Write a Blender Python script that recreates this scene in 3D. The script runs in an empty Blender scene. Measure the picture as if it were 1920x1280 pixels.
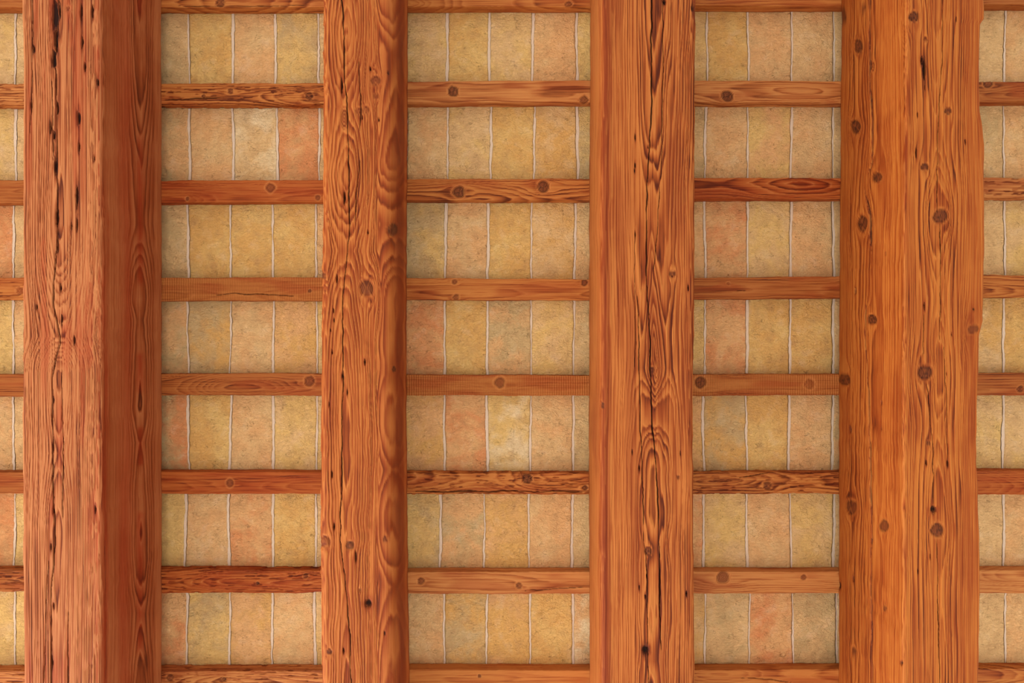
import bpy, math, mathutils
import numpy as np

S = bpy.context.scene
U = 0.0016            # metres in one unit of the layout below (one unit = one pixel of the frame on the plane of the tiles)
DT = 1280.0           # units from the camera up to the underside of the clay tiles
CAM_Z = 1.55
def W(x, y, d):       # layout point -> world point (x to the photo's side, y down the photo, d = distance above the camera)
    return ((x - 960) * U, (y - 640) * U, CAM_Z + d * U)
def lin(c):
    return tuple(((v / 255) / 12.92 if v / 255 <= 0.04045 else (((v / 255) + 0.055) / 1.055) ** 2.4) for v in c)

# ---------------------------------------------------------------- camera, sky, added side fill, sun, exposure
cam = bpy.data.cameras.new('camera'); cam.sensor_width = 36; cam.lens = 24
camo = bpy.data.objects.new('camera', cam); S.collection.objects.link(camo)
camo.location = (0, 0, CAM_Z); camo.rotation_euler = (math.pi, 0, 0)
S.camera = camo
w = bpy.data.worlds.new('sky'); S.world = w; w.use_nodes = True
bg = w.node_tree.nodes['Background']; bg.inputs[0].default_value = (0.93, 0.98, 1.0, 1); bg.inputs[1].default_value = 0.9
def area(name, loc, target, size, power, col):
    l = bpy.data.lights.new(name, 'AREA'); l.size = size; l.energy = power; l.color = col
    o = bpy.data.objects.new(name, l); S.collection.objects.link(o); o.location = loc
    o.rotation_euler = (mathutils.Vector(target) - mathutils.Vector(loc)).to_track_quat('-Z', 'Y').to_euler()
# unseen area light added low to one side, brightening beam flanks and battens
area('side_fill', (-5.4, 5.6, 0.9), (0.0, 0.0, 3.5), 4.6, 900, (1, 0.99, 0.97))
# midday sun falls on the paving all round; the ceiling is lit by what the paving and the open sides give back, plus the added fill
sun = bpy.data.lights.new('sun', 'SUN'); sun.energy = 9.0; sun.angle = math.radians(0.6); sun.color = (1.0, 1.0, 1.0)
suno = bpy.data.objects.new('sun', sun); S.collection.objects.link(suno)
suno.rotation_euler = mathutils.Vector((0.52, -0.38, -1.0)).to_track_quat('-Z', 'Y').to_euler(); suno.location = (-3, 3, 8)
S.view_settings.view_transform = 'Standard'; S.view_settings.look = 'None'
S.view_settings.gamma = 1; S.view_settings.use_curve_mapping = False
S.view_settings.exposure = 0.45

# ---------------------------------------------------------------- noise
_tab = {}
def vn(x, y, seed=0):
    if seed not in _tab:
        _tab[seed] = np.random.RandomState(seed * 7 + 13).rand(256, 256) * 2 - 1
    t = _tab[seed]
    x = np.asarray(x, float); y = np.asarray(y, float)
    xi = np.floor(x).astype(int); yi = np.floor(y).astype(int)
    fx = x - xi; fy = y - yi
    fx = fx * fx * (3 - 2 * fx); fy = fy * fy * (3 - 2 * fy)
    a = t[xi & 255, yi & 255]; b = t[(xi + 1) & 255, yi & 255]
    c = t[xi & 255, (yi + 1) & 255]; d = t[(xi + 1) & 255, (yi + 1) & 255]
    return (a * (1 - fx) + b * fx) * (1 - fy) + (c * (1 - fx) + d * fx) * fy
def fbm(x, y, seed=0, n=3):
    r = 0; a = 1; s = 0
    for k in range(n):
        r = r + a * vn(x * 2 ** k, y * 2 ** k, seed + k * 31); s += a; a *= 0.5
    return r / s
def sst(a, b, v):
    t = np.clip((v - a) / (b - a), 0, 1)
    return t * t * (3 - 2 * t)
def hint(l, xs, ys, sc=1.0):
    xs = np.array(xs, float); ys = np.array(ys, float)
    i = np.clip(np.searchsorted(xs, l) - 1, 0, len(xs) - 2)
    t = np.clip((l - xs[i]) / (xs[i + 1] - xs[i]), 0, 1); t = 0.5 * t + 0.5 * t * t * (3 - 2 * t)
    return (ys[i] + (ys[i + 1] - ys[i]) * t) * sc
def widen(r, s0, s1, w):
    """Ring number at distance r from the pith line: rings s0 wide in the middle, s1 wide further out."""
    return r / s1 - (1 / s1 - 1 / s0) * w * (1 - np.exp(-r / w))
def hash1(n, seed):
    t = np.random.RandomState(seed + 5).rand(1024)
    return t[np.asarray(n, int) & 1023]

# ---------------------------------------------------------------- materials
def mat(name):
    m = bpy.data.materials.new(name); m.use_nodes = True
    return m, m.node_tree.nodes, m.node_tree.links
def N(nt, typ, **kw):
    n = nt.new(typ)
    for k, v in kw.items(): setattr(n, k, v)
    return n
def mixc(nt, ln, fac, a, b, mode='MIX'):
    m = nt.new('ShaderNodeMix'); m.data_type = 'RGBA'; m.blend_type = mode
    for i, v in ((0, fac), (6, a), (7, b)):
        if hasattr(v, 'links'): ln.new(v, m.inputs[i])
        elif i == 0: m.inputs[i].default_value = v
        else: m.inputs[i].default_value = (*v, 1)
    return m.outputs[2]
def mth(nt, ln, op, a, b=0.0, clamp=False):
    m = nt.new('ShaderNodeMath'); m.operation = op; m.use_clamp = clamp
    for i, v in ((0, a), (1, b)):
        if hasattr(v, 'links'): ln.new(v, m.inputs[i])
        else: m.inputs[i].default_value = v
    return m.outputs[0]
def noise(nt, ln, vec, scale, detail=3, rough=0.6, w=None, dist=0.0):
    n = nt.new('ShaderNodeTexNoise'); n.inputs['Scale'].default_value = scale
    n.inputs['Detail'].default_value = detail; n.inputs['Roughness'].default_value = rough
    n.inputs['Distortion'].default_value = dist
    if w is not None:
        n.noise_dimensions = '4D'; ln.new(w, n.inputs['W'])
    ln.new(vec, n.inputs['Vector'])
    return n.outputs['Fac']
def mapped(nt, ln, sc, src='Object'):
    tc = nt.new('ShaderNodeTexCoord'); mp = nt.new('ShaderNodeMapping'); mp.inputs['Scale'].default_value = sc
    ln.new(tc.outputs[src], mp.inputs['Vector']); return mp.outputs[0]
def attr(nt, name):
    a = nt.new('ShaderNodeAttribute'); a.attribute_name = name; return a.outputs['Fac']

def wood_material(name, light, mid, dark, along, red=(160, 48, 14), pale=(224, 152, 100), saw=0.0, rough=0.7, fibre=0.5, gain=(0.78, 0.66, 0.42)):
    lin = lambda c: tuple(v * g for v, g in zip(globals()['lin'](c), gain))
    m, nt, ln = mat(name); b = nt['Principled BSDF']
    rnd = nt.new('ShaderNodeObjectInfo').outputs['Random']
    rw = mth(nt, ln, 'MULTIPLY', rnd, 37.0)
    fine = (420, 4, 420) if along == 'Y' else (6, 420, 420)
    med = (150, 2.2, 150) if along == 'Y' else (3.5, 150, 150)
    vf = mapped(nt, ln, fine); vm = mapped(nt, ln, med); vo = mapped(nt, ln, (1, 1, 1))
    nf = noise(nt, ln, vf, 1.0, 2, 0.6, rw); nm = noise(nt, ln, vm, 1.0, 3, 0.6, rw); nb = noise(nt, ln, vo, 9.0, 3, 0.6, rw)
    t = attr(nt, 'grain'); fm = mth(nt, ln, 'SUBTRACT', 1.0, attr(nt, 'soft'))
    t2 = mth(nt, ln, 'ADD', t, mth(nt, ln, 'MULTIPLY', mth(nt, ln, 'SUBTRACT', nf, 0.5), mth(nt, ln, 'MULTIPLY', fm, fibre * 5.4)))
    t2 = mth(nt, ln, 'ADD', t2, mth(nt, ln, 'MULTIPLY', mth(nt, ln, 'SUBTRACT', nm, 0.5), mth(nt, ln, 'MULTIPLY', fm, fibre * 2.0)))
    t2 = mth(nt, ln, 'ADD', t2, mth(nt, ln, 'MULTIPLY', mth(nt, ln, 'SUBTRACT', nb, 0.5), 0.45), True)
    r = nt.new('ShaderNodeValToRGB'); ln.new(t2, r.inputs[0])
    e = r.color_ramp.elements; e[0].position = 0.0; e[0].color = (*lin(light), 1)
    e[1].position = 1.0; e[1].color = (*lin(dark), 1)
    k = e.new(0.42); k.color = (*lin(mid), 1)
    c = r.outputs[0]
    c = mixc(nt, ln, mth(nt, ln, 'MULTIPLY', attr(nt, 'red'), 0.85), c, mixc(nt, ln, t2, lin(red), lin(tuple(v * 0.72 for v in red))))
    c = mixc(nt, ln, mth(nt, ln, 'MULTIPLY', attr(nt, 'pale'), 0.9), c, mixc(nt, ln, t2, lin(tuple(min(255, v * 1.06) for v in pale)), lin(mid)))
    kn = attr(nt, 'knotty')
    c = mixc(nt, ln, mth(nt, ln, 'MULTIPLY', kn, 0.85), c, mixc(nt, ln, t2, lin((150, 82, 50)), lin((72, 34, 22))))
    c = mixc(nt, ln, attr(nt, 'black'), c, lin((34, 18, 12)))
    ln.new(c, b.inputs['Base Color']); b.inputs['Roughness'].default_value = rough
    b.inputs['Specular IOR Level'].default_value = 0.14
    h = mth(nt, ln, 'ADD', mth(nt, ln, 'MULTIPLY', nf, -0.9), mth(nt, ln, 'MULTIPLY', nm, -0.6))
    if saw:
        ws = nt.new('ShaderNodeTexWave'); ws.bands_direction = 'X'; ws.inputs['Scale'].default_value = 46
        ws.inputs['Distortion'].default_value = 1.6; ws.inputs['Detail'].default_value = 2; ws.inputs['Detail Scale'].default_value = 2.5
        ln.new(vo, ws.inputs['Vector'])
        h = mth(nt, ln, 'ADD', h, mth(nt, ln, 'MULTIPLY', ws.outputs['Fac'], saw))
    bp = nt.new('ShaderNodeBump'); bp.inputs['Strength'].default_value = 0.55; bp.inputs['Distance'].default_value = 0.0016
    ln.new(h, bp.inputs['Height']); ln.new(bp.outputs[0], b.inputs['Normal'])
    return m

TONE = {'y': (232, 190, 128), 'o': (226, 174, 110), 'b': (230, 188, 142), 'p': (232, 178, 130),
        'r': (226, 150, 104), 'g': (208, 174, 132), 'w': (240, 212, 178)}
_tm = {}
def tile_material(a, c):
    if (a, c) in _tm: return _tm[(a, c)]
    m, nt, ln = mat('clay_' + a + c); b = nt['Principled BSDF']
    rnd = nt.new('ShaderNodeObjectInfo').outputs['Random']; rw = mth(nt, ln, 'MULTIPLY', rnd, 91.0)
    v = mapped(nt, ln, (1, 1, 1)); vs = mapped(nt, ln, (0.75, 1.25, 1))
    big = noise(nt, ln, v, 11.0, 4, 0.6, rw, 0.4)
    f = nt.new('ShaderNodeMapRange'); ln.new(big, f.inputs[0]); f.inputs[1].default_value = 0.44; f.inputs[2].default_value = 0.62
    clay = lambda k: tuple(v * g for v, g in zip(lin(TONE[k]), (1.05, 0.965, 0.735)))
    col = mixc(nt, ln, f.outputs[0], clay(a), clay(c))
    med = noise(nt, ln, v, 30.0, 4, 0.55, rw)
    f2 = nt.new('ShaderNodeMapRange'); ln.new(med, f2.inputs[0]); f2.inputs[1].default_value = 0.48; f2.inputs[2].default_value = 0.70
    f2.inputs[4].default_value = 0.45
    col = mixc(nt, ln, f2.outputs[0], col, lin((196, 144, 94)))
    f3 = nt.new('ShaderNodeMapRange'); ln.new(med, f3.inputs[0]); f3.inputs[1].default_value = 0.46; f3.inputs[2].default_value = 0.28
    f3.inputs[4].default_value = 0.22
    col = mixc(nt, ln, f3.outputs[0], col, lin((246, 212, 172)))
    pit = noise(nt, ln, v, 190.0, 2, 0.5, rw)
    f4 = nt.new('ShaderNodeMapRange'); ln.new(pit, f4.inputs[0]); f4.inputs[1].default_value = 0.70; f4.inputs[2].default_value = 0.77
    f4.inputs[4].default_value = 0.6
    col = mixc(nt, ln, f4.outputs[0], col, lin((120, 80, 44)))
    nc = noise(nt, ln, mapped(nt, ln, (0.6, 1.2, 1)), 80.0, 4, 0.6, mth(nt, ln, 'ADD', rw, 5.0), 0.9)
    cr = nt.new('ShaderNodeMapRange'); ln.new(mth(nt, ln, 'ABSOLUTE', mth(nt, ln, 'SUBTRACT', nc, 0.5)), cr.inputs[0])
    cr.inputs[1].default_value = 0.010; cr.inputs[2].default_value = 0.002
    msk = nt.new('ShaderNodeMapRange'); ln.new(noise(nt, ln, v, 48.0, 3, 0.6, mth(nt, ln, 'ADD', rw, 9.0)), msk.inputs[0])
    msk.inputs[1].default_value = 0.55; msk.inputs[2].default_value = 0.64
    crease = mth(nt, ln, 'MULTIPLY', cr.outputs[0], msk.outputs[0])
    col = mixc(nt, ln, mth(nt, ln, 'MULTIPLY', crease, 0.55), col, lin((132, 84, 42)))
    ln.new(col, b.inputs['Base Color']); b.inputs['Roughness'].default_value = 0.85; b.inputs['Specular IOR Level'].default_value = 0.15
    n1 = noise(nt, ln, vs, 120.0, 5, 0.62, rw, 0.9); n2 = noise(nt, ln, v, 420.0, 2, 0.5, rw)
    ridge = mth(nt, ln, 'ABSOLUTE', mth(nt, ln, 'SUBTRACT', n1, 0.5))
    h = mth(nt, ln, 'ADD', mth(nt, ln, 'MULTIPLY', n1, 1.5), mth(nt, ln, 'MULTIPLY', n2, 0.10))
    h = mth(nt, ln, 'ADD', h, mth(nt, ln, 'MULTIPLY', mth(nt, ln, 'MINIMUM', ridge, 0.03), 2.0))
    h = mth(nt, ln, 'SUBTRACT', h, mth(nt, ln, 'MULTIPLY', crease, 0.5))
    bp = nt.new('ShaderNodeBump'); bp.inputs['Strength'].default_value = 1.0; bp.inputs['Distance'].default_value = 0.006
    ln.new(h, bp.inputs['Height']); ln.new(bp.outputs[0], b.inputs['Normal'])
    _tm[(a, c)] = m
    return m

def plain_material(name, c1, c2, scale, rough=0.9, bump=0.001):
    m, nt, ln = mat(name); b = nt['Principled BSDF']; v = mapped(nt, ln, (1, 1, 1))
    n1 = noise(nt, ln, v, scale, 5, 0.65)
    ln.new(mixc(nt, ln, n1, lin(c1), lin(c2)), b.inputs['Base Color']); b.inputs['Roughness'].default_value = rough
    bp = nt.new('ShaderNodeBump'); bp.inputs['Distance'].default_value = bump; ln.new(n1, bp.inputs['Height']); ln.new(bp.outputs[0], b.inputs['Normal'])
    return m

# ---------------------------------------------------------------- mesh helpers
def mesh_obj(name, verts, quads, material, ngons=(), attrs=None, smooth=True):
    me = bpy.data.meshes.new(name)
    nq = len(quads); loops = np.asarray(quads, np.int32).reshape(-1)
    starts = list(range(0, nq * 4, 4)); totals = [4] * nq
    extra = []; p = nq * 4
    for g in ngons:
        starts.append(p); totals.append(len(g)); extra += list(g); p += len(g)
    loops = np.concatenate([loops, np.asarray(extra, np.int32)]) if extra else loops
    me.vertices.add(len(verts)); me.vertices.foreach_set('co', np.asarray(verts, np.float32).ravel())
    me.loops.add(len(loops)); me.loops.foreach_set('vertex_index', loops.astype(np.int32))
    me.polygons.add(len(starts)); me.polygons.foreach_set('loop_start', np.array(starts, np.int32))
    try: me.polygons.foreach_set('loop_total', np.array(totals, np.int32))
    except Exception: pass
    me.polygons.foreach_set('use_smooth', np.full(len(starts), smooth))
    me.update(calc_edges=True); me.validate()
    for k, v in (attrs or {}).items():
        a = me.attributes.new(k, 'FLOAT', 'POINT'); a.data.foreach_set('value', np.asarray(v, np.float32).ravel())
    me.materials.append(material)
    o = bpy.data.objects.new(name, me); S.collection.objects.link(o)
    return o
def tag(o, label=None, cat=None, group=None, kind=None):
    if label: o['label'] = label
    if cat: o['category'] = cat
    if group: o['group'] = group
    if kind: o['kind'] = kind
    return o

# ---------------------------------------------------------------- wood figure: a = across the grain, l = along it
def wood_fields(a, l, sp, seed, contrast=0.8, rings=None, knots=(), cracks=(), wob=5.0, pow_=2.5, lscale=1.0, ridge=0.7, holes=(), fineedge=0.3):
    av = a + wob * fbm(a / 90.0, l / (420.0 * lscale), seed, 2) + wob * 0.3 * vn(a / 14.0, l / (90.0 * lscale), seed + 3)
    kn = np.zeros_like(a); blk = np.zeros_like(a); kring = np.zeros_like(a); inside = np.zeros_like(a); pale = np.zeros_like(a); hk = np.zeros_like(a)
    defl = np.zeros_like(a)
    for q in knots:
        ka, kl, r = q[:3]; st = q[3] if len(q) > 3 else 'k'; el = q[4] if len(q) > 4 else 1.15
        da = a - ka; dl = l - kl
        rr = np.sqrt(da ** 2 + (dl / el) ** 2) * (1 + 0.13 * vn(np.arctan2(dl, da) * 1.3 + 9, da * 0 + kl, seed + 9))
        ro = np.sqrt(da ** 2 + (dl / 2.4) ** 2)
        R = r * 1.35
        s = np.where(ro < R, 1.0, (R / np.maximum(ro, 1e-3)) ** 2) * np.exp(-(ro / (R * 4.5)) ** 2)
        defl -= da * s * 0.93
        m = 1 - sst(r * 0.85, r * 1.1, rr)
        inside = np.maximum(inside, 1 - sst(r * 1.2, r * 1.9, rr))
        kring = np.where(rr < r * 1.9, rr / max(2.2, r * 0.3) , kring)
        if st == 'h':
            blk = np.maximum(blk, m); hk = np.minimum(hk, -m * 9)
            kn = np.maximum(kn, (1 - sst(r, r * 1.7, rr)) * 0.6)
        else:
            kn = np.maximum(kn, m * {'k': 0.85, 'd': 1.0, 'g': 0.55, 's': 0.35}[st])
            ringk = np.exp(-((rr - r * 1.02) / (0.10 * r + 0.7)) ** 2)
            blk = np.maximum(blk, ringk * {'k': 0.35, 'd': 0.6, 'g': 0.3, 's': 0.1}[st])
            pale = np.maximum(pale, np.exp(-((rr - r * 1.45) / (0.2 * r + 0.6)) ** 2) * 0.45)
            hk = np.minimum(hk, -ringk * 1.2)
            if st == 'd' and r > 7:
                cr = np.exp(-((da + 0.35 * dl + 1.5 * vn(dl / 3, da / 9, seed)) / 0.9) ** 2) * m
                cr = np.maximum(cr, np.exp(-((dl + 0.2 * da - 0.15 * r) / 0.9) ** 2) * m)
                blk = np.maximum(blk, cr * 0.6)
    av = av + defl
    phi = (rings(av, l) if rings else av / sp)
    phi = phi + 0.22 * vn(a / 7.0, l / 110.0, seed + 17) + 0.7 * vn(phi * 0.6, phi * 0 + seed, seed + 18) + 0.07 * vn(a / 2.5, l / 30.0, seed + 19)
    n = np.floor(phi); f = phi - n
    amp = 0.62 + 0.42 * hash1(n + 40, seed)
    amp = amp * (0.85 + 0.3 * vn(a / 12.0, l / 150.0, seed + 20))
    t = (np.where(f < 0.84, (f / 0.84) ** pow_, 1 - (f - 0.84) / 0.16)) * amp
    edge = np.exp(-((f - 0.03) / 0.10) ** 2) * amp
    kt = 0.5 + 0.5 * np.sin(kring * 6.28)
    t = t * (1 - inside) + kt * inside * 0.8
    edge = edge * (1 - inside)
    hgt = ridge * (edge * 0.9 - t * 0.7) + hk
    pale = np.maximum(pale, edge * fineedge)
    for c in cracks:
        pts, wd = c[0], c[1]
        ls = [p[1] for p in pts]; as_ = [p[0] for p in pts]
        ca = np.interp(l, ls, as_) + 1.0 * vn(l / 23.0, l * 0 + 3, seed + 61) + 0.5 * vn(l / 7.0, l * 0, seed + 62)
        L0, L1 = ls[0], ls[-1]
        tap = sst(L0 - 1, L0 + 26, l) * (1 - sst(L1 - 26, L1 + 1, l))
        ww = wd * tap * (0.75 + 0.45 * vn(l / 31.0, l * 0 + 9, seed + 63)) + 1e-3
        cv = (1 - sst(0.55, 1.25, np.abs(a - ca) / ww)) * (tap > 0.02)
        blk = np.maximum(blk, cv * (c[2] if len(c) > 2 else 0.9)); hgt = hgt - cv * min(5.0, 1.5 + wd * 1.5)
    for (ha, hl, ra, rl) in holes:
        ra = ra * 0.8 if rl > ra * 1.6 else ra
        rr = np.sqrt(((a - ha) / ra) ** 2 + (np.abs((l - hl) / rl)) ** 1.5) + 0.18 * vn(a / 3, l / 6, seed + 4)
        m = 1 - sst(0.55, 1.15, rr)
        blk = np.maximum(blk, m * 0.92); hgt = hgt - m * 5
        t = np.maximum(t, (1 - sst(0.9, 2.6, rr)) * 0.6)
    return dict(grain=np.clip(t * contrast * 1.12, 0, 1), knotty=kn, black=np.clip(blk, 0, 1), pale=np.clip(pale, 0, 1), red=np.zeros_like(a), soft=np.clip(inside, 0, 0.8)), hgt

def timber(name, axis, cols, rows, shift, fields, material, cross_is_x):
    """Closed bar. cols: (cross, depth, nx, nd, u) per column; rows: length coordinates; shift(c, s) moves the cross coordinate."""
    C = np.array(cols); nc = len(C); nr = len(rows)
    cr, dp, nx, nd, u = [np.repeat(C[:, i][:, None], nr, 1) for i in range(5)]
    s = np.repeat(np.asarray(rows, float)[None, :], nc, 0)
    simg = (640 if cross_is_x else 960) + (s - (640 if cross_is_x else 960)) * DT / dp
    sh = shift(cr, s, simg)
    at, h = fields(u, simg)
    cr2 = cr + sh + nx * h; dp2 = dp + nd * h
    X, Y = (cr2, s) if cross_is_x else (s, cr2)
    V = np.stack([(X - 960) * U, (Y - 640) * U, CAM_Z + dp2 * U], -1).reshape(-1, 3)
    idx = np.arange(nc * nr).reshape(nc, nr)
    nxt = np.roll(idx, -1, 0)
    q = np.stack([idx[:, :-1], idx[:, 1:], nxt[:, 1:], nxt[:, :-1]], -1).reshape(-1, 4)
    e0 = list(idx[:, 0]); e1 = list(idx[::-1, -1])
    if not cross_is_x: q = q[:, ::-1]; e0 = e0[::-1]; e1 = e1[::-1]
    cen = np.array([V[:, 0].mean(), V[:, 1].mean(), V[:, 2].mean()])
    o = mesh_obj(name, V - cen, q, material, (e0, e1), {k: v.reshape(-1) for k, v in at.items()})
    o.location = cen
    return o

def profile(c0, c1, dtop, dbot, rad, centre, step=0.85, hid=8.0, sidestep=None):
    """Cross-section from one upper edge down round the bottom and up again: (cross, depth, n_cross, n_depth, u); u = where it shows in the frame."""
    P = []
    def seg(ax, ad, bx, bd, nx, nd, vis):
        pa = centre + (ax - centre) * DT / ad; pb = centre + (bx - centre) * DT / bd
        n = max(2, int(abs(pb - pa) / step) if vis else int(math.hypot(bx - ax, bd - ad) / hid))
        for i in range(n):
            # even steps in the projected coordinate
            if vis and abs(ax - bx) < 1e-6:
                p = pa + (pb - pa) * i / n; d = (ax - centre) * DT / (p - centre); P.append((ax, d, nx, nd, 1))
            else:
                t = i / n; P.append((ax + (bx - ax) * t, ad + (bd - ad) * t, nx, nd, 1 if vis else 0))
    vl = c0 > centre; vr = c1 < centre
    seg(c0, dtop, c0, dbot + rad, -1, 0, vl)
    for i in range(7):
        t = math.pi / 2 * i / 7; P.append((c0 + rad - rad * math.cos(t), dbot + rad - rad * math.sin(t), -math.cos(t), -math.sin(t), 1))
    seg(c0 + rad, dbot, c1 - rad, dbot, 0, -1, True)
    for i in range(7):
        t = math.pi / 2 * i / 7; P.append((c1 - rad + rad * math.sin(t), dbot + rad - rad * math.cos(t), math.sin(t), -math.cos(t), 1))
    seg(c1, dbot + rad, c1, dtop, 1, 0, vr)
    P.append((c1, dtop, 1, 0, 1 if vr else 0))
    out = []
    us = [centre + (p[0] - centre) * DT / p[1] for p in P]
    k0 = next(i for i, p in enumerate(P) if p[4]); k1 = max(i for i, p in enumerate(P) if p[4])
    for i, p in enumerate(P):
        if i < k0: u = us[k0] - math.hypot(P[k0][0] - p[0], P[k0][1] - p[1])
        elif i > k1: u = us[k1] + math.hypot(P[k1][0] - p[0], P[k1][1] - p[1])
        else: u = us[i]
        out.append((p[0], p[1], p[2], p[3], u))
    return out

# ---------------------------------------------------------------- the four beams
HB = DT / 1.02         # underside of the battens, which lie across the beams
TB = HB - 0.4
Y0B, Y1B = -210.0, 1490.0
def beam_rows(depth, st=3.0):
    lo = 640 + (-25 - 640) * depth / DT; hi = 640 + (1305 - 640) * depth / DT
    return np.concatenate([np.linspace(Y0B, lo, 22)[:-1], np.arange(lo, hi, st), np.linspace(hi, Y1B, 22)])

def make_beam(name, XL, XR, ratio, rad, edgeL, edgeR, fields, material, label, centre=960):
    db = DT / ratio
    cols = profile(XL, XR, TB, db, rad, centre)
    rt = DT / TB; ratio = DT / (db + rad * 0.6); eL = 960 + (XL - 960) * (rt if XL > 960 else ratio); eR = 960 + (XR - 960) * (rt if XR < 960 else ratio)
    def shift(c, s, si):
        wgt = (c - XL) / (XR - XL)
        dl = np.interp(si, [p[0] for p in edgeL], [p[1] for p in edgeL]) - eL
        dr = np.interp(si, [p[0] for p in edgeR], [p[1] for p in edgeR]) - eR
        dl = dl / (ratio if XL < 960 else rt); dr = dr / (ratio if XR > 960 else rt)
        j = 0.6 * vn(s / 18.0, s * 0 + 1, int(XL) % 50)
        return dl * np.clip(1 - wgt, 0, 1) ** 4 + dr * np.clip(wgt, 0, 1) ** 4 + j * np.abs(2 * wgt - 1) ** 6
    o = timber(name, 'Y', cols, beam_rows(db), shift, fields, material, True)
    return tag(o, label, 'beam', 'timber beams of the ceiling', 'thing')

# beam 1: nail-holed, wide, with a smooth red-brown flank
M1 = wood_material('larch_holed', (240, 160, 112), (196, 106, 60), (98, 38, 15), 'Y', red=(206, 66, 20), pale=(232, 160, 112), fibre=0.55, gain=(0.48, 0.38, 0.26))
def f1(u, y):
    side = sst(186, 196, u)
    def rings(a, l):
        vc = a - hint(l, [-40, 300, 700, 1280], [112, 116, 112, 108])
        base = widen(np.sqrt(vc ** 2 + hint(l, [-40, 200, 420, 630, 700, 850, 1000, 1280], [4, 16, 6, 40, 8, 22, 6, 14]) ** 2), 11, 3.7, 12)
        h = hint(l, [-40, 120, 330, 420, 560, 600, 760, 830, 1000, 1150, 1300], [10, 26, 58, 64, 20, 34, 14, 40, 16, 50, 28])
        cath = np.sqrt(((a - 262) * 0.9) ** 2 + (h * 0.36) ** 2) / 4.2
        band = np.exp(-((a - 262) / 40.0) ** 2)
        sd = np.where(a > 205, cath, a / 5.5)
        k = sst(190, 208, a)
        return base * (1 - k) + sd * k
    black = [(103, 30, 7, 36), (101, 112, 6, 20), (152, 22, 3, 17), (154, 78, 3, 12), (159, 124, 2.5, 10), (108, 202, 2.5, 14), (95, 240, 2.5, 12),
             (147, 220, 4.5, 15), (102, 254, 3, 8), (148, 275, 2.5, 10), (104, 310, 4, 18), (144, 368, 3.6, 22), (107, 405, 4, 18), (144, 420, 2.5, 12),
             (108, 460, 3, 14), (134, 423, 1.8, 6), (114, 540, 2.2, 8), (116, 600, 2, 10), (70, 575, 2, 5), (139, 637, 2.5, 9), (101, 750, 1.5, 5), (100, 838, 2.4, 9),
             (100, 958, 2, 6), (96, 1025, 2, 8), (101, 1135, 2, 6), (96, 1163, 2.2, 6), (98, 1242, 2.4, 9), (176, 298, 2, 5), (178, 955, 2, 7),
             (183, 155, 3, 7), (64, 92, 3, 8), (60, 196, 3, 8), (105, 75, 5, 26), (173, 20, 3, 14), (112, 20, 3, 18), (274, 1240, 3, 9)]
    kn = [(127, 15, 3, 's')]
    cr = [([(112, -30), (104, 120), (107, 300), (108, 430), (99, 560), (113, 640), (99, 700), (100, 900), (104, 1010), (96, 1120), (96, 1300)], 1.5, 0.7),
          ([(63, -30), (62, 90), (60, 200), (56, 260)], 1.0, 0.6), ([(97, 150), (100, 300)], 1.3, 0.7), ([(116, 690), (119, 850), (118, 980)], 1.0, 0.6),
          ([(128, 1130), (126, 1200), (128, 1300)], 1.3, 0.8), ([(92, 1040), (86, 1160), (82, 1290)], 1.0, 0.6), ([(197, 1000), (199, 1290)], 0.8, 0.4)]
    at, h = wood_fields(u, y, 4.6, 11, 0.95, rings, kn, cr, wob=3.0 , ridge=0.9, holes=black, fineedge=0.8)
    # the middle of the flank is smooth, almost without figure
    sm = sst(192, 200, u) * (1 - sst(236, 244, u)) ; sm2 = sst(286, 292, u)
    at['grain'] = at['grain'] * (1 - 0.85 * np.maximum(sm, sm2 * 0.8))
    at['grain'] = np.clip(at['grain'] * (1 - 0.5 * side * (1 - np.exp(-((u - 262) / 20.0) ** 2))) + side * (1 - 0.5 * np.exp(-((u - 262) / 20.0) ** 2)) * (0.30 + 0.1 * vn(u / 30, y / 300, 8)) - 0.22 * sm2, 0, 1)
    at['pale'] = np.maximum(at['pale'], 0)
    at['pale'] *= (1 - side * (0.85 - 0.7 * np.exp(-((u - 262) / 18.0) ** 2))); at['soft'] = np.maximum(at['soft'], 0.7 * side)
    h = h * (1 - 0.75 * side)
    # torn, paler fibres along the arris
    flk = sst(0.12, 0.34, fbm(u / 5.0, y / 26.0, 77, 3) + 0.25 * np.interp(y, [0, 350, 420, 560, 760, 800, 860, 1000], [0, .2, .8, .3, .3, 1.0, .6, .0])) * sst(158, 170, u) * (1 - sst(184, 192, u))
    at['pale'] = np.maximum(at['pale'], flk * 0.75); h += flk * 0.8
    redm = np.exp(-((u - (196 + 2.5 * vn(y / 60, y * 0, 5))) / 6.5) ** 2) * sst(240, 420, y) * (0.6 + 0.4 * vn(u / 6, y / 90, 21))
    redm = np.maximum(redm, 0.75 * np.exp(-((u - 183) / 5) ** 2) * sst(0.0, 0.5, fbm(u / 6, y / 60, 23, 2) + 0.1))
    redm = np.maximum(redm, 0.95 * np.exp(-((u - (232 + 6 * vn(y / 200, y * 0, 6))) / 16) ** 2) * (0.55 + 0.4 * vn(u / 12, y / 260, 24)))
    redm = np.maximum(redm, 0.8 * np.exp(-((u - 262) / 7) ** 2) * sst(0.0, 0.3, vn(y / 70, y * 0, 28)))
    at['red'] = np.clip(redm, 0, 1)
    redv = 0.5 * sst(0.1, 0.5, fbm(u / 14, y / 160, 41, 2)) * (1 - side)
    at['red'] = np.maximum(at['red'], redv)
    at['pale'] = np.maximum(at['pale'], 0.6 * np.exp(-((u - 47) / 3.5) ** 2))
    return at, h
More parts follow.
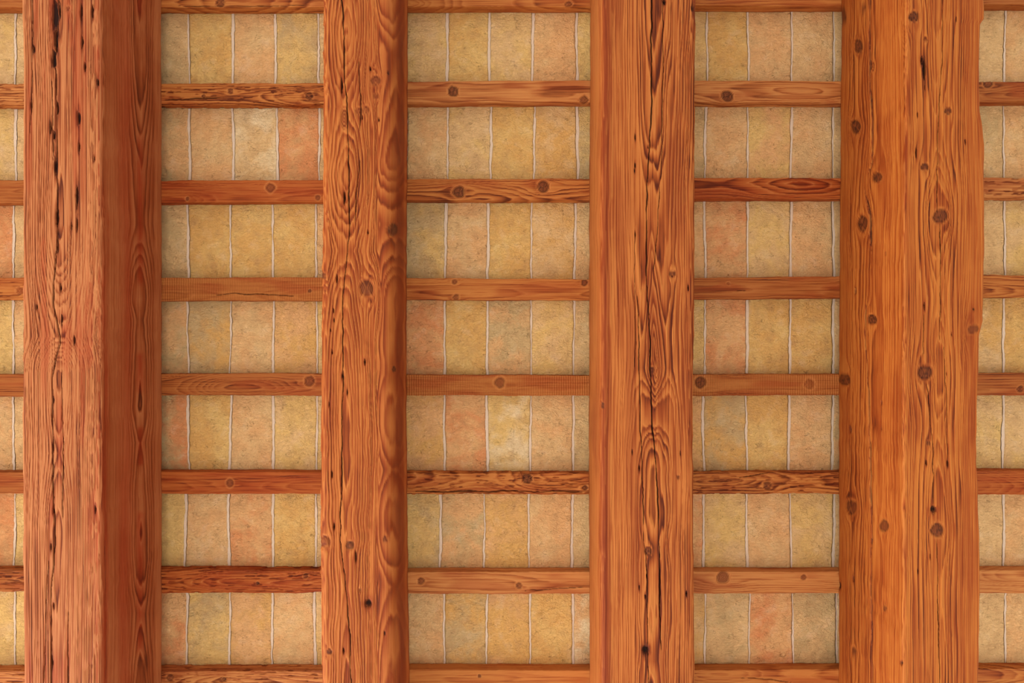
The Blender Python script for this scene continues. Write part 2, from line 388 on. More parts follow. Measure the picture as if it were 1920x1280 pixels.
make_beam('wooden_beam', 193.2, 315.4, 1.1946, 5, [(0, 42), (90, 44), (430, 44), (854, 43), (1100, 44), (1280, 46)], [(0, 302), (430, 303), (1280, 303)], f1, M1,
          'broad weathered timber beam with rows of black nail holes and a smooth red-brown flank')

# beam 2: whorled knots
M2 = wood_material('larch_whorled', (236, 148, 86), (190, 94, 44), (112, 46, 18), 'Y', pale=(230, 152, 94), red=(168, 62, 20), fibre=0.35, gain=(0.50, 0.395, 0.235))
def f2(u, y):
    def rings(a, l):
        h = hint(l, [-40, 60, 200, 330, 470, 560, 700, 860, 960, 1100, 1300], [26, 14, 34, 16, 40, 24, 10, 6, 14, 18, 8])
        left = widen(np.sqrt((a - 650) ** 2 + h ** 2), 8, 4.2, 16)
        h2 = hint(l, [-40, 100, 300, 420, 560, 700, 800, 880, 960, 1100, 1300], [10, 30, 20, 46, 14, 20, 6, 22, 8, 26, 10])
        right = np.sqrt((a - 737) ** 2 * 0.6 + h2 ** 2) / 7.5
        k = sst(700, 714, a)
        return left * (1 - k) + (right + 9) * k
    kn = [(704, 151, 7.5, 'g', 1.0), (674, 208, 6, 's', 1.0), (686, 205, 5.5, 's', 1.0), (646, 222, 5, 's', 3.0), (737, 430, 8, 'd'), (688, 540, 11, 'k', 1.1), (608, 517, 4, 'k'),
          (614, 1014, 8, 'g'), (657, 1022, 6, 'd', 1.0), (721, 1011, 3, 'k', 1.6), (620, 1222, 4, 'd', 1.0), (740, 692, 3, 'd', 1.4), (705, 180, 4, 's'), (675, 1106, 2, 'g')]
    holes = [(694, 129, 2.2, 4), (641, 160, 2.6, 16), (727, 137, 2, 4), (710, 224, 1.6, 3), (646, 370, 2.6, 12), (679, 220, 1.5, 3), (633, 523, 1.8, 7), (627, 582, 1.5, 4), (628, 600, 1.3, 3), (622, 619, 1.3, 3),
             (684, 679, 1.8, 5), (625, 660, 1.3, 3), (643, 705, 1.8, 6), (620, 758, 1.5, 4), (625, 889, 1.6, 7), (629, 987, 2, 7), (689, 1131, 6.8, 8), (667, 1045, 2, 14), (719, 1187, 2, 4), (652, 736, 1.3, 5),
             (645, 1220, 2.2, 6), (690, 435, 2.0, 4)]
    cr = [([(640, -30), (645, 60), (647, 150), (652, 215), (653, 300), (656, 430), (644, 560), (644, 720), (642, 860), (640, 1010), (648, 1090), (656, 1180), (659, 1300)], 1.15, 0.9),
          ([(673, 110), (676, 190), (677, 205), (674, 250)], 0.9, 0.8), ([(676, 290), (670, 340), (666, 430)], 0.7, 0.5)]
    at, h = wood_fields(u, y, 4.9, 22, 0.78, rings, kn, cr, wob=6.0, ridge=1.0, lscale=0.4, holes=holes, fineedge=1.0, pow_=1.6)
    sd = sst(738, 748, u)
    at['grain'] = np.clip(at['grain'] * (1 - 0.7 * sd) + 0.45 * sd - 0.35 * np.exp(-((u - 760) / 3) ** 2), 0, 1)
    at['pale'] *= (1 - 0.75 * sst(706, 716, u)); h = h * (1 - 0.6 * sst(706, 716, u))
    at['soft'] = np.maximum(at['soft'], 0.6 * sst(706, 716, u))
    fig = np.exp(-((u - 738) / 10) ** 2) * sst(0.22, 0.34, np.abs(fbm(u / 16, y / 80, 19, 2) + 0.1))
    at['pale'] = np.maximum(at['pale'], fig * 0.45)
    at['red'] = np.maximum(0.5 * sst(0.0, 0.5, fbm(u / 16, y / 150, 42, 2)), 0.5 * np.exp(-((u - 722) / 10) ** 2))
    at['red'] = np.maximum(at['red'] * 0.8, 0.7 * np.exp(-((u - 748) / 6) ** 2))
    return at, h
make_beam('wooden_beam', 656.9, 767.4, 1.173, 11, [(0, 606), (140, 605), (427, 605), (520, 603), (700, 602), (853, 601), (1000, 600), (1280, 603)],
          [(0, 765), (427, 763), (700, 762), (853, 763), (1070, 765), (1280, 768)], f2, M2, 'narrow rippled timber beam with whorled knots and a single round black hole')

# beam 3: arched grain
M3 = wood_material('larch_arched', (236, 150, 92), (190, 98, 48), (104, 42, 16), 'Y', pale=(216, 142, 86), red=(162, 58, 18), fibre=0.5, gain=(0.50, 0.39, 0.215))
def f3(u, y):
    def rings(a, l):
        h = hint(l, [-60, 0, 200, 390, 520, 640, 690, 770, 880, 960, 1025, 1070, 1150, 1240, 1330], [0, 4, 20, 42, 56, 70, 72, 46, 12, 10, 20, 12, 8, 16, 4])
        x = a - np.interp(l, [0, 400, 700, 1280], [1228, 1222, 1228, 1222])
        ax = np.sqrt(x ** 2 + 6)
        return widen(ax + h * np.exp(-ax / 24), 13, 4.2, 34) + 0.25 * vn(a / 9, l / 60, 35)
    kn = [(1260, 513, 5, 'k', 1.0), (1216, 1033, 5.5, 'k', 1.0), (1223, 693, 4, 'g', 1.3), (1272, 894, 2, 'k'), (1131, 760, 2.2, 'd', 1.8)]
    holes = [(1191, 257, 1.6, 8), (1215, 275, 1.3, 2.5), (1191, 310, 1.8, 5), (1190, 320, 2, 4), (1191, 440, 1.6, 6), (1289, 540, 1.6, 6), (1210, 1218, 6.2, 8.5), (1199, 1101, 1.8, 5), (1210, 1118, 1.8, 4),
             (1199, 877, 2, 6), (1287, 1113, 2, 4), (1186, 847, 1.6, 6), (1296, 15, 3, 8), (1276, 850, 1.2, 4), (1245, 3, 3, 5), (1213, 1080, 1.5, 4)]
    cr = [([(1222, -30), (1221, 90), (1222, 200), (1214, 330), (1212, 430), (1213, 520), (1219, 640), (1221, 760), (1228, 850), (1232, 900), (1236, 1010), (1237, 1120), (1240, 1225)], 1.35, 0.9),
          ([(1241, -30), (1243, 120), (1240, 300), (1233, 420), (1225, 520)], 0.7, 0.6), ([(1196, 540), (1200, 760), (1205, 900), (1207, 1000), (1214, 1090), (1216, 1300)], 0.9, 0.85),
          ([(1190, 430), (1192, 640), (1190, 700)], 0.7, 0.5), ([(1237, 1060), (1239, 1220)], 0.8, 0.7)]
    at, h = wood_fields(u, y, 6.6, 33, 0.95, rings, kn, cr, wob=4.0, ridge=0.8, holes=holes, fineedge=0.9, pow_=1.7)
    at['grain'] = np.clip(at['grain'] * (1 + 0.45 * np.exp(-((u - 1226) / 26) ** 2)), 0, 1); at['soft'] = np.maximum(at['soft'], 0.5 * np.exp(-((u - 1226) / 30) ** 2))
    fl = 1 - sst(1184, 1206, u)
    at['grain'] = at['grain'] * (1 - 0.45 * fl)
    at['pale'] *= (1 - 0.5 * fl); h = h * (1 - 0.4 * fl)
    at['soft'] = np.maximum(at['soft'], 0.3 * fl)
    band = np.exp(-((u - (1137 + 2 * vn(y / 100, y * 0, 4))) / 9.0) ** 2)
    at['red'] = np.maximum(band * 0.85, 0.5 * sst(0.1, 0.5, fbm(u / 20, y / 200, 43, 2)))
    at['grain'] = np.clip(at['grain'] + 0.22 * band - 0.2 * (1 - sst(1121, 1126, u)), 0, 1)
    stripe = np.exp(-((u - (1148 + 1.5 * vn(y / 40, y * 0, 7))) / 2.2) ** 2) * sst(-0.1, 0.3, vn(y / 50, y * 0, 9))
    at['pale'] = np.maximum(at['pale'], stripe * 0.8)
    at['pale'] = np.maximum(at['pale'], 0.7 * np.exp(-((u - 1116) / 6) ** 2) * sst(-0.3, 0.6, vn(u / 3, y / 140, 14) + 0.3))
    at['pale'] = np.maximum(at['pale'], 0.8 * np.exp(-((u - 1225) / 7) ** 2) * np.exp(-((y - 930) / 60) ** 2))
    return at, h
make_beam('wooden_beam', 1102.6, 1252.8, 1.168, 9, [(0, 1107), (427, 1105), (850, 1104), (1280, 1105.5)], [(0, 1305), (150, 1303), (427, 1303), (600, 1302), (740, 1299), (870, 1300), (1060, 1301), (1280, 1302)],
          f3, M3, 'timber beam with tall nested arches of grain and a long central crack')

# beam 4: many round knots
M4 = wood_material('larch_knotty', (234, 150, 84), (194, 100, 46), (92, 40, 14), 'Y', pale=(230, 156, 98), red=(178, 74, 24), fibre=0.5, gain=(0.50, 0.37, 0.18))
def f4(u, y):
    def rings(a, l):
        h = 0.45 * hint(l, [-40, 90, 260, 400, 560, 700, 800, 930, 1010, 1130, 1300], [14, 34, 54, 18, 46, 20, 44, 22, 20, 26, 12])
        rt = widen(np.sqrt((a - 1757) ** 2 + h ** 2), 15, 5.0, 24)
        lf = widen(np.sqrt((a - 1646) ** 2 + (h * 0.5) ** 2), 12, 4.6, 16)
        k = sst(1692, 1704, a)
        return lf * (1 - k) + (rt + 7) * k
    kn = [(1607, 86, 6, 'd', 1.8), (1616, 14, 4, 'k', 2), (1603, 238, 7.5, 'd', 1.5), (1634, 125, 3, 's', 2.4), (1644, 332, 8, 'd', 1.0), (1617, 419, 8, 'd', 1.6), (1637, 598, 7.5, 'd', 1.0),
          (1586, 711, 9, 'd', 1.1), (1598, 950, 8.5, 'k', 1.3), (1712, 31, 9, 'd', 0.8), (1778, 208, 5.5, 'd', 0.9), (1734, 313, 6.5, 'd', 0.85), (1763, 405, 11, 'd', 1.0), (1825, 617, 9, 'k', 0.8),
          (1736, 699, 11, 'd', 1.0), (1742, 831, 3, 'k', 1.2), (1758, 993, 10, 'd', 1.1), (1660, 985, 7, 'd', 1.3), (1578, 30, 5, 'd', 2.2), (1603, 1221, 4, 'k', 1.6), (1662, 1140, 3, 'k', 1.6), (1735, 73, 3, 's')]
    holes = [(1733, 130, 4.5, 22), (1728, 114, 4, 8), (1734, 164, 1.5, 4), (1808, 266, 2, 3.5), (1718, 285, 2, 10), (1661, 475, 1.5, 4), (1823, 580, 2, 3), (1785, 626, 1.5, 2.5), (1734, 573, 2, 7), (1656, 755, 2, 4),
             (1752, 955, 6.5, 8), (1778, 868, 2.5, 7), (1738, 867, 2, 5), (1775, 700 + 0, 0.6, 3), (1745, 1043, 1.5, 4), (1723, 1071, 1.5, 5), (1603, 1084, 2, 5), (1577, 1098, 3, 7), (1597, 804, 2, 6), (1605, 545, 2, 6),
             (1693, 1242, 3, 3), (1655, 803, 1.3, 3), (1792, 36, 1.5, 4), (1720, 215, 1.5, 4)]
    cr = [([(1628, -30), (1627, 60), (1629, 130), (1634, 230), (1634, 300), (1628, 330)], 2.0, 0.9), ([(1621, 355), (1629, 390), (1633, 415), (1634, 470)], 2.4, 0.95),
          ([(1624, 560), (1625, 640), (1631, 740), (1634, 850), (1637, 960), (1637, 1030)], 1.8, 0.85), ([(1634, 1020), (1637, 1140), (1638, 1300)], 1.1, 0.7),
          ([(1766, -30), (1767, 110), (1758, 250), (1757, 400)], 0.8, 0.7), ([(1763, 415), (1764, 560), (1762, 640)], 0.9, 0.75), ([(1734, 575), (1732, 690)], 0.8, 0.8), ([(1738, 715), (1750, 830), (1752, 950)], 0.8, 0.7),
          ([(1757, 1005), (1759, 1110), (1763, 1290)], 1.0, 0.8), ([(1770, 640), (1776, 760), (1778, 870)], 0.7, 0.4)]
    at, h = wood_fields(u, y, 6.0, 44, 0.9, rings, kn, cr, wob=5.0, ridge=0.7, holes=holes, fineedge=0.8, pow_=1.8)
    at['grain'] *= 1 - 0.55 * np.exp(-((u - 1757) / 14) ** 2)
    edge = np.maximum(1 - sst(1586, 1594, u), sst(1806, 1816, u)); mid = sst(1640, 1652, u) * (1 - sst(1690, 1697, u))
    q = np.maximum(edge * 0.75, mid * 0.55)
    at['grain'] = at['grain'] * (1 - q) + 0.2 * q; h = h * (1 - q * 0.7); at['pale'] *= (1 - q * 0.6); at['soft'] = np.maximum(at['soft'], q * 0.7)
    rg = np.exp(-((u - (1697 + 1.5 * vn(y / 50, y * 0, 3))) / 3.2) ** 2) * sst(-0.25, 0.25, fbm(u / 6, y / 35, 12, 3) + 0.12)
    at['pale'] = np.maximum(at['pale'], rg * 0.85); h += rg * 0.7
    at['red'] = 0.5 * sst(0.0, 0.5, fbm(u / 15, y / 130, 45, 2)) + 0.4 * np.exp(-((u - 1698) / 5) ** 2) * sst(0.0, 0.4, vn(y / 60, y * 0, 51))
    return at, h
make_beam('wooden_beam', 1563.4, 1680.5, 1.2214, 4, [(0, 1578), (300, 1576), (427, 1575), (700, 1573), (1280, 1573)],
          [(0, 1844), (20, 1845), (35, 1845), (45, 1838), (90, 1837), (150, 1836), (200, 1836), (235, 1841), (270, 1845), (427, 1846), (500, 1845), (600, 1843), (630, 1836), (750, 1832), (850, 1830), (930, 1834), (1010, 1836), (1130, 1837), (1280, 1834)],
          f4, M4, 'widest timber beam, dotted with many dark round knots, its arris splintered')

# beams that stand just outside the picture on either side
for XL, XR, nb in ((-320, -190, 5), (2165, 2300, 6)):
    def fx(u, y, nb=nb):
        return wood_fields(u, y, 6.0, 50 + nb, 0.9, None, [], [], wob=5)
    cols = profile(XL, XR, TB, DT / 1.19, 6, 960, step=3)
    o = timber('wooden_beam', 'Y', cols, np.linspace(Y0B, Y1B, 160), lambda c, s, si: 0 * c, fx, M4 if nb == 5 else M2, True)
    tag(o, 'timber beam running along beyond the edge of the picture', 'beam', 'beams beyond the picture', 'thing')

# ---------------------------------------------------------------- battens between the beams
BM = [wood_material('batten_orange', (206, 132, 76), (180, 100, 52), (102, 44, 18), 'X', fibre=0.45),
      wood_material('batten_brown', (184, 112, 64), (164, 88, 44), (96, 44, 20), 'X', fibre=0.55),
      wood_material('batten_red', (190, 104, 54), (166, 78, 34), (98, 36, 14), 'X', fibre=0.5),
      wood_material('batten_sawn', (188, 116, 66), (172, 96, 50), (118, 58, 28), 'X', saw=1.3, fibre=0.45),
      wood_material('batten_pale', (214, 146, 96), (190, 114, 68), (120, 58, 28), 'X', fibre=0.4)]
BAYX = [(-254, 253), (255, 711), (713, 1177), (1179, 1621), (1623, 2231)]
BAYN = ['before the holed beam', 'between holed and whorled beams', 'between whorled and arched-grain beams', 'between arched-grain and knotty beams', 'past the knotty beam']
ROWN = ['first', 'second', 'third', 'fourth', 'fifth', 'sixth', 'seventh', 'eighth']
BY = [  # per row, per bay: upper edge at each end, lower edge at each end, as they show
    [(-28, -28, 26, 26), (-28, -28, 26, 26), (-28, -28, 25, 24), (-28, -28, 23, 23), (-28, -28, 21, 21)],
    [(156, 156, 205, 205), (156, 156, 203, 204), (153, 150, 202, 199.5), (150.5, 152, 200, 202), (152.5, 152.5, 199, 199)],
    [(337.5, 337.5, 386, 386), (338.5, 337, 385, 382.5), (335.5, 334.5, 381, 380), (333.5, 333.5, 378.5, 377.5), (333, 333, 377, 377)],
    [(520, 520, 563.5, 563.5), (521, 518.5, 565.5, 564.5), (520.5, 523.5, 563, 564.5), (521.5, 517, 563.5, 560), (515.5, 515.5, 558.5, 559)],
    [(700, 700, 743, 743), (698.5, 699.5, 741, 741.5), (701, 702.5, 741, 742), (701, 699, 742.5, 741), (698.5, 698.5, 741, 741)],
    [(880.5, 880.5, 925.5, 925.5), (879.5, 879.5, 925.5, 926), (881, 882, 926, 927.5), (881, 880, 927, 925), (877.5, 877.5, 927, 927)],
    [(1060, 1060, 1110, 1110), (1059.5, 1061, 1111.5, 1111.5), (1064, 1063.5, 1113.5, 1113.5), (1063.5, 1062.5, 1113, 1112), (1061, 1061, 1112, 1112)],
    [(1245, 1245, 1302, 1302), (1245, 1244.5, 1302, 1302), (1243.5, 1243.5, 1302, 1302), (1243.5, 1242, 1302, 1302), (1242, 1242, 1302, 1302)]]
# style: material, spacing, contrast, relief, edge highlight, look
ST = [[(1, 4, .6, .5, .2, 'plain brown'), (0, 4, .9, .6, .3, 'close-grained'), (0, 5, .8, .4, .3, 'close-grained orange'), (0, 6, .7, .4, .2, 'smooth orange'), (1, 5, .5, .3, .2, 'plain brown')],
      [(4, 3.4, 1.0, 1.0, .4, 'deeply ribbed'), (0, 3.6, 1.0, .9, .3, 'strongly ribbed, small-knotted'), (4, 6.0, .85, .4, .2, 'wavy-grained one-knot'), (4, 5.2, 1.0, .6, .2, 'wavy-grained one-knot'), (1, 4, .8, .5, .2, 'dark-knotted')],
      [(1, 3.4, .5, .4, .2, 'dull brown'), (2, 3.6, .55, .5, .2, 'reddish dark'), (0, 4.2, .95, .5, .2, 'twin-knotted'), (2, 4.4, 1.0, .8, .4, 'dark red streaked'), (4, 4, .8, .9, .4, 'rough ribbed')],
      [(0, 5, .7, 1.2, .4, 'splintered'), (3, 5, .5, .3, .2, 'saw-marked'), (0, 3.6, .6, .4, .15, 'fine-grained'), (1, 5, .6, .5, .2, 'plain brown'), (0, 5.4, 1.0, .8, .2, 'dark-striped')],
      [(1, 3.2, .6, .4, .1, 'fine brown'), (1, 3.0, .8, .7, .2, 'close-ribbed brown'), (3, 4, .5, .4, .2, 'saw-marked'), (3, 4.4, .6, .8, .2, 'rough saw-marked'), (1, 4.8, 1.0, .8, .3, 'dark-striped')],
      [(1, 4, .5, .4, .1, 'plain brown'), (2, 4.0, .5, .3, .1, 'smooth reddish'), (0, 3.7, 1.0, 1.5, .4, 'deeply furrowed'), (0, 4.4, 1.0, 1.2, .3, 'deeply furrowed'), (2, 3.0, .5, .3, .1, 'smooth orange-red')],
      [(1, 3.6, .9, 1.0, .4, 'mottled dark'), (2, 3.2, .9, 1.0, .45, 'mottled dark red'), (4, 6.5, .7, .7, .2, 'pale cracked'), (4, 4.6, .7, .35, .15, 'pale curved-grain'), (4, 3.2, .5, .3, .1, 'pale fine-grained')],
      [(4, 3.2, 1.0, .9, .4, 'ribbed pale'), (4, 4.0, .95, .9, .4, 'ribbed pale'), (0, 3.4, .4, .3, .1, 'smooth orange'), (0, 6.0, .6, .5, .2, 'smooth orange, cracked'), (0, 5, 1.0, .8, .3, 'striped')]]
BK = {(0, 1): [(413, 4, 7)], (0, 2): [(1066, 8, 5)], (1, 1): [(432, 171, 4.5), (580, 180, 6), (381, 180, 2.5)], (1, 2): [(849, 171, 8.5, 'd'), (1095, 188, 7)], (1, 3): [(1364, 180, 9, 'd')], (1, 4): [(1853, 156, 7, 'd')],
      (2, 1): [(507, 352, 7), (351, 372, 3), (596, 371, 4)], (2, 2): [(860, 360, 9, 'd'), (1018, 351, 9, 'd')], (3, 1): [(581, 545, 2.5, 'd')], (3, 0): [(38, 545, 6, 's')],
      (3, 2): [(852, 529, 4), (855, 557, 5), (1096, 528, 5, 'd')], (3, 3): [(1366, 531, 2.5, 's')], (4, 1): [(581, 713, 8)], (4, 2): [(937, 718, 8)], (4, 3): [(1313, 716, 9, 'd'), (1518, 720, 8, 's')], (4, 4): [(1914, 729, 5)],
      (5, 1): [(431, 905, 6)], (5, 2): [(989, 897, 8, 'd'), (1097, 914, 4, 'd')], (5, 3): [(1439, 911, 6.5)], (6, 1): [(483, 1093, 2.5, 'd'), (573, 1079, 4)], (6, 2): [(789, 1089, 5.5), (973, 1098, 5)],
      (6, 3): [(1355, 1082, 10), (1507, 1082, 4.5)], (7, 1): [(318, 1271, 5), (420, 1273, 3, 'd')], (7, 2): [(899, 1267, 2.5, 'd')]}
BC = {(3, 1): [([(400, 553), (440, 549), (560, 556)], 1.0)], (7, 3): [([(1385, 1270), (1440, 1272), (1490, 1280)], 1.1)], (5, 2): [([(770, 922), (1000, 921), (1100, 923)], 1.6)],
      (6, 2): [([(980, 1108), (1060, 1103), (1100, 1100)], 0.9)], (5, 3): [([(1380, 896), (1440, 886), (1450, 885)], 1.0)], (3, 3): [([(1372, 545), (1410, 543)], 0.9)], (0, 1): [([(320, 11), (450, 12), (590, 9)], 0.9)],
      (1, 1): [([(305, 187), (340, 186), (420, 182)], 1.3)]}
def world_edges(r, b):
    a, c, d, e = BY[r][b]
    if r < 4: return 640 + (a - 640) / 1.02, 640 + (c - 640) / 1.02, d, e
    return a, c, 640 + (d - 640) / 1.02, 640 + (e - 640) / 1.02
MID = np.zeros((8, 5))
for r in range(8):
    for b in range(5):
        a, c, d, e = world_edges(r, b); MID[r, b] = (a + c + d + e) / 4
        x0, x1 = BAYX[b]
        mi, sp, con, rel, edg, look = ST[r][b]
        y0, y1 = (a + c) / 2, (d + e) / 2
        cols = profile(y0, y1, DT - 0.6, HB, 1.6, 640, step=1.0, hid=6)
        xl = max(x0, -30); xr = min(x1, 1950)
        rows = np.arange(xl, xr, 1.8)
        rows = np.concatenate([np.linspace(x0, xl, 12)[:-1] if x0 < xl - 1 else [], rows, np.linspace(xr, x1, 12) if x1 > xr + 1 else [x1]])
        def shift(cr, s, si, a=a, c=c, d=d, e=e, y0=y0, y1=y1, x0=x0, x1=x1, sd=r * 5 + b):
            wgt = (cr - y0) / (y1 - y0); t = (s - x0) / (x1 - x0)
            dl = a + (c - a) * t - y0; dr = d + (e - d) * t - y1
            return dl * (1 - wgt) + dr * wgt + 0.7 * vn(s / 45, s * 0 + sd, 71) * (1 - wgt) + 0.7 * vn(s / 40, s * 0 + sd, 72) * wgt + 0.35 * vn(s / 6, s * 0, 73 + sd)
        kn = [(k[1], k[0], k[2], *(k[3:4] or ('k',)), 1.0) for k in BK.get((r, b), [])]
        ck = [([(p[1], p[0]) for p in c2[0]], c2[1], 0.7) for c2 in BC.get((r, b), [])]
        def fb(u, x, sp=sp, con=con, rel=rel, edg=edg, kn=kn, ck=ck, sd=r * 5 + b, yc=(y0 + y1) / 2, mi=mi):
            h0 = 10 + 30 * hash1(sd, 3)
            off = 26 * (hash1(sd, 4) - 0.5)
            def rings(aa, l):
                hh = h0 * (0.6 + 0.5 * vn(l / 150, l * 0 + sd, 81))
                return np.sqrt((aa - yc - off) ** 2 + hh ** 2) / sp
            at, h = wood_fields(u, x, sp, 100 + sd, con, rings, kn, ck, wob=3.5, ridge=rel * 0.8, fineedge=edg, pow_=1.8, lscale=0.8)
            at['red'] = 0.45 * sst(0.05, 0.5, fbm(u / 18, x / 80, 300 + sd, 2))
            if rel >= 0.9:      # worm-eaten, frayed fibres
                fr = sst(0.22, 0.42, fbm(u / 2.6, x / 16.0, 400 + sd, 2)); at['grain'] = np.clip(at['grain'] + 0.5 * fr, 0, 1); h = h - fr * 1.3
            return at, h
        o = timber('ceiling_batten', 'X', cols, rows, shift, fb, BM[mi], False)
        tag(o, f'{look} wooden batten, {ROWN[r]} row from top, {BAYN[b]}', 'batten', 'roof battens laid across the bays', 'thing')
# one further row of battens above and below the picture
for yy in (-197, 1427):
    for b in range(5):
        x0, x1 = BAYX[b]
        cols = profile(yy, yy + 41, DT - 0.6, HB, 1.6, 640, step=4, hid=8)
        o = timber('ceiling_batten', 'X', cols, np.linspace(x0, x1, 60), lambda c, s, si: 0 * c, lambda u, x: wood_fields(u, x, 5, 90, 0.8), BM[1], False)
        tag(o, 'wooden batten beyond the upper or lower edge of the picture', 'batten', 'battens beyond the picture', 'thing')

# ---------------------------------------------------------------- clay tiles
J = [  # joints per row, as x positions across the ceiling; 24 tiles a row
    [28, 110, 191, 273, 354, 436, 516, 596.5, 679, 760, 838.7, 917.7, 999, 1081.5, 1162, 1244, 1326, 1403.5, 1485, 1563.5, 1645, 1725, 1805, 1884.5],
    [29, 111, 192, 274, 355, 437, 520, 599, 680, 761, 840, 920.7, 1002, 1083, 1163, 1243, 1322.5, 1403, 1483.5, 1562.5, 1643, 1723, 1803, 1882.5],
    [25.5, 107, 189, 270, 352, 432, 511.7, 592.5, 674, 755, 835, 915, 996.7, 1078, 1159, 1241, 1322, 1402, 1482.7, 1563, 1644, 1724, 1804, 1884.5],
    [24, 106, 188, 269, 351.7, 431.7, 513, 594, 674, 754, 834, 914, 995.7, 1076.7, 1158, 1240, 1321.7, 1400.7, 1481.7, 1562.5, 1642, 1722, 1802, 1882],
    [24, 106, 188, 270, 353, 432, 512.7, 594, 674, 754, 833.3, 913, 995, 1075.5, 1156, 1237, 1319, 1400, 1479.5, 1561.5, 1641, 1721, 1801, 1881],
    [27.5, 107, 187, 267, 347.5, 428.5, 511.7, 591.7, 670, 748, 826, 908, 992, 1073, 1155, 1238, 1320, 1401, 1482.7, 1564, 1643, 1723, 1803, 1882],
    [27, 108, 189, 270, 350, 431, 510.7, 590.5, 671, 752, 832.7, 913, 994, 1075, 1157, 1239, 1321.7, 1405, 1487, 1568.5, 1648, 1728, 1807, 1885.7]]
TW = {0: 3.4, 1: 2.2}
TN = {'y': 'yellow', 'o': 'ochre', 'b': 'buff', 'p': 'peach', 'r': 'red-stained', 'g': 'greyish buff', 'w': 'whitish'}
# tones of the tiles that show: before beam 1 | between 1 and 2 | 2 and 3 | 3 and 4 | past 4   (main tone, blotch tone)
TT = ['by bb|bg oy pb yg bb|by oy by pb yy|by oy pb bp bb|bb pb', 'by bb|pg pb bw rp bb|bp by oy ob yg|bg pb yp bp bb|bg pb',
      'rp bp|bg oy oy oy pb|gy pb oy bo pb|pb pr yb pb bb|bb by', 'yy pb|pg go bp po yb|pr oy gp yb bg|yb pr oy oy bb|ob oy',
      'pb bp|rg oy bp yb yb|po pr yw pb bg|po go oy pb pg|yb by', 'rp yb|yy bp pr oy bb|yg pg op pb bb|pr yb bp yb bb|bb pb',
      'yb yy|pr yg po bp yb|pb go op oy pw|bo bg pr gb wb|bb pb']
VIS = [(0, 1), (4, 5, 6, 7, 8), (10, 11, 12, 13, 14), (16, 17, 18, 19, 20), (23, 24)]   # tile k lies between joints k-1 and k
def jointx(r, k, y):
    """Centre and half width of joint k in row r at the heights y."""
    js = J[r]
    if 0 <= k < 24: x = js[k]
    elif k < 0: x = js[0] + 81.3 * k
    else: x = js[23] + 81.3 * (k - 23)
    sd = r * 40 + k
    t = (y - y.mean()) / 90
    cx = x + 1.6 * (hash1(sd, 21) - 0.5) * 2 * t + 1.1 * vn(y / 34, y * 0 + sd, 91) + 0.5 * vn(y / 8, y * 0 + sd, 92)
    hw = 1.3 + 1.0 * hash1(sd, 22) + 0.7 * vn(y / 26, y * 0 + sd, 93)
    return cx - np.maximum(hw, 0.8) - 0.4 * vn(y / 4, y * 0 + sd, 94), cx + np.maximum(hw, 0.8) + 0.4 * vn(y / 4, y * 0 + sd, 95)
def row_span(r, b):
    return MID[r, b] + 1.5, MID[r + 1, b] - 1.5
def tile_mesh(r, k, y0, y1, sx=2.0, sy=2.2, thick=14.0):
    ys = np.linspace(y0, y1, max(4, int((y1 - y0) / sy)))
    rr = min(max(r, 0), 6)
    _, xl = jointx(rr, k - 1, ys); xr, _ = jointx(rr, k, ys)
    nx = max(4, int(84 / sx)); t = np.linspace(0, 1, nx)
    X = xl[None, :] + (xr - xl)[None, :] * t[:, None]; Y = np.repeat(ys[None, :], nx, 0)
    sd = 500 + (r * 29 + k) % 97
    ed = np.minimum(X - xl[None, :], xr[None, :] - X)
    h = 0.9 * fbm(X / 26, Y / 22, sd, 3) + 0.7 * np.abs(fbm(X / 9, Y / 6, sd + 2, 2)) - 0.9 * (1 - sst(0, 2.2, ed)) + 1.0
    h = np.clip(h, -1.8, 2.0)
    D = DT + 1.8 - h
    D = np.maximum(D, DT - 0.0) 
    n = X.size; lo = np.stack([X, Y, D], -1).reshape(-1, 3); hi = np.stack([X, Y, np.full_like(X, DT + thick)], -1)
    idx = np.arange(n).reshape(nx, -1)
    q = np.stack([idx[:-1, :-1], idx[:-1, 1:], idx[1:, 1:], idx[1:, :-1]], -1).reshape(-1, 4)
    ring = list(idx[:, 0]) + list(idx[-1, 1:]) + list(idx[-2::-1, -1]) + list(idx[0, -2:0:-1])
    rim = hi.reshape(-1, 3)[ring]
    V = np.concatenate([lo, rim]); m = len(ring)
    a = np.array(ring); a2 = np.roll(a, -1); b = n + np.arange(m); b2 = np.roll(b, -1)
    q2 = np.stack([a, a2, b2, b], -1)
    return V, np.concatenate([q, q2]), list(n + np.arange(m))
def place(name, V, q, ng, material):
    V = np.stack([(V[:, 0] - 960) * U, (V[:, 1] - 640) * U, CAM_Z + V[:, 2] * U], -1)
    c = V.mean(0); o = mesh_obj(name, V - c, q, material, ng); o.location = c
    return o
PN = ['first', 'second', 'third', 'fourth', 'fifth']
BN = ['before the holed beam', 'past the holed beam', 'past the whorled beam', 'past the arched-grain beam', 'past the knotty beam']
for r in range(7):
    for b, grp in enumerate(TT[r].split('|')):
        for i, tt in enumerate(grp.split()):
            k = VIS[b][i]; y0, y1 = row_span(r, b)
            V, q, ng = tile_mesh(r, k, y0, y1)
            o = place('clay_tile', V, q, [ng], tile_material(tt[0], tt[1]))
            tone = TN[tt[0]] + (('-and-' + TN[tt[1]].replace('-stained', '')) if tt[0] != tt[1] and tt[1] != 'w' else '')
            if b == 0: lab = f'{tone} clay tile, {ROWN[r]} tile row, ' + ('cut by the picture edge, before the holed beam' if i == 0 else 'narrow strip touching the holed beam')
            else: lab = f'{tone} clay tile, {ROWN[r]} tile row, {PN[i]} tile {BN[b]}'
            tag(o, lab, 'tile', 'clay ceiling tiles', 'thing')
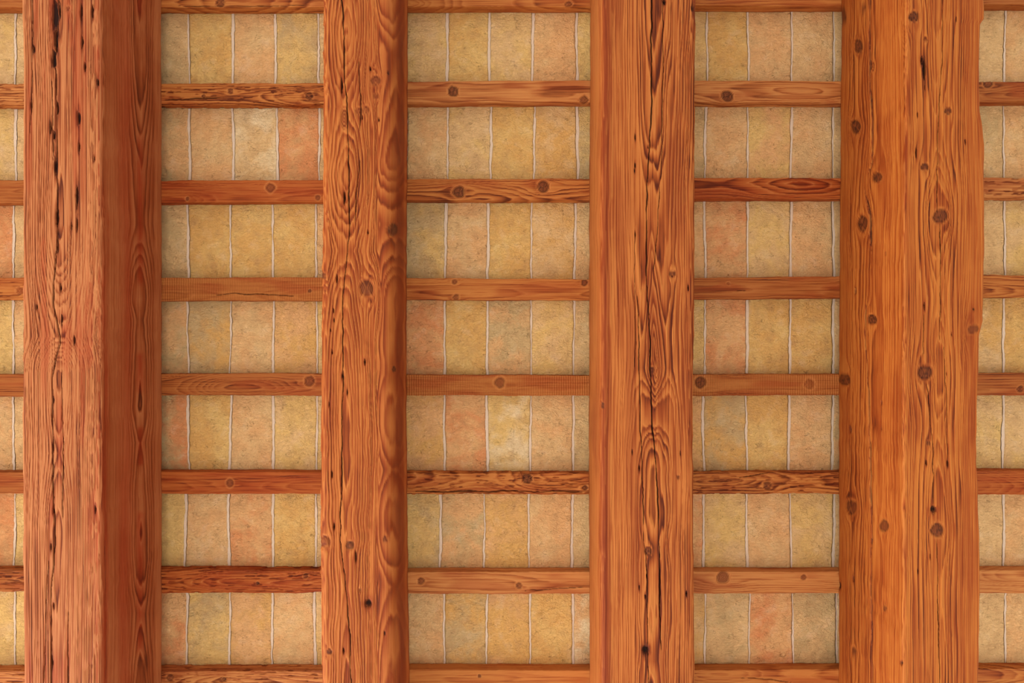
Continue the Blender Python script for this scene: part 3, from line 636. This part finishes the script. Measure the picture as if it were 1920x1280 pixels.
# tiles hidden behind the beams and beyond the picture: one mesh
VV, QQ, GG, off = [], [], [], 0
vis = {k for g in VIS for k in g}
for r in range(-1, 8):
    for k in range(-4, 29):
        if 0 <= r < 7 and k in vis: continue
        bb = 0 if k < 3 else 1 if k < 9 else 2 if k < 15 else 3 if k < 21 else 4
        y0, y1 = (row_span(r, bb) if 0 <= r < 7 else ((-176, MID[0, bb] - 1.5) if r < 0 else (MID[7, bb] + 1.5, 1447)))
        V, q, ng = tile_mesh(r, k, y0, y1, 8, 8)
        VV.append(V); QQ.append(q + off); GG.append([x + off for x in ng]); off += len(V)
o = place('clay_tile', np.concatenate(VV), np.concatenate(QQ), GG, tile_material('b', 'o'))
tag(o, 'clay tiles lying above the beams and beyond the picture', 'tile', None, 'stuff')

# ---------------------------------------------------------------- mortar bed with its pale joints, slab above
VV, QQ, off = [], [], 0
for r in range(-1, 8):
    for k in range(-4, 28):
        bb = 0 if k < 3 else 1 if k < 9 else 2 if k < 15 else 3 if k < 21 else 4
        y0, y1 = (row_span(r, bb) if 0 <= r < 7 else ((-176, MID[0, bb] - 1.5) if r < 0 else (MID[7, bb] + 1.5, 1447)))
        ys = np.linspace(y0, y1, max(4, int((y1 - y0) / 2.2)))
        a, c = jointx(min(max(r, 0), 6), k, ys)
        t = np.linspace(0, 1, 4)
        X = a[None, :] + (c - a)[None, :] * t[:, None]; Y = np.repeat(ys[None, :], 4, 0)
        D = DT + 0.35 + 0.4 * fbm(X / 3, Y / 7, 600 + k % 30, 2)
        idx = np.arange(X.size).reshape(4, -1) + off
        VV.append(np.stack([X, Y, D], -1).reshape(-1, 3)); off += X.size
        QQ.append(np.stack([idx[:-1, :-1], idx[:-1, 1:], idx[1:, 1:], idx[1:, :-1]], -1).reshape(-1, 4))
mort = plain_material('mortar', (232, 202, 172), (204, 170, 138), 260.0)
o = place('ceiling', np.concatenate(VV), np.concatenate(QQ), [], mort); tag(o, kind='structure')
def box(name, x0, x1, y0, y1, z0, z1, m):
    v = [(x, y, z) for x in (x0, x1) for y in (y0, y1) for z in (z0, z1)]
    q = [(0, 1, 3, 2), (4, 6, 7, 5), (0, 4, 5, 1), (2, 3, 7, 6), (0, 2, 6, 4), (1, 5, 7, 3)]
    return mesh_obj(name, v, q, m, smooth=False)
zc = CAM_Z + (DT + 14.2) * U
tag(box('ceiling_slab', -2.3, 2.4, -1.5, 1.5, zc, zc + 0.12, mort), kind='structure')
tag(box('floor', -9, 9, -9, 9, -0.1, 0.0, plain_material('paving', (170, 172, 172), (150, 152, 152), 3.0)), kind='structure')
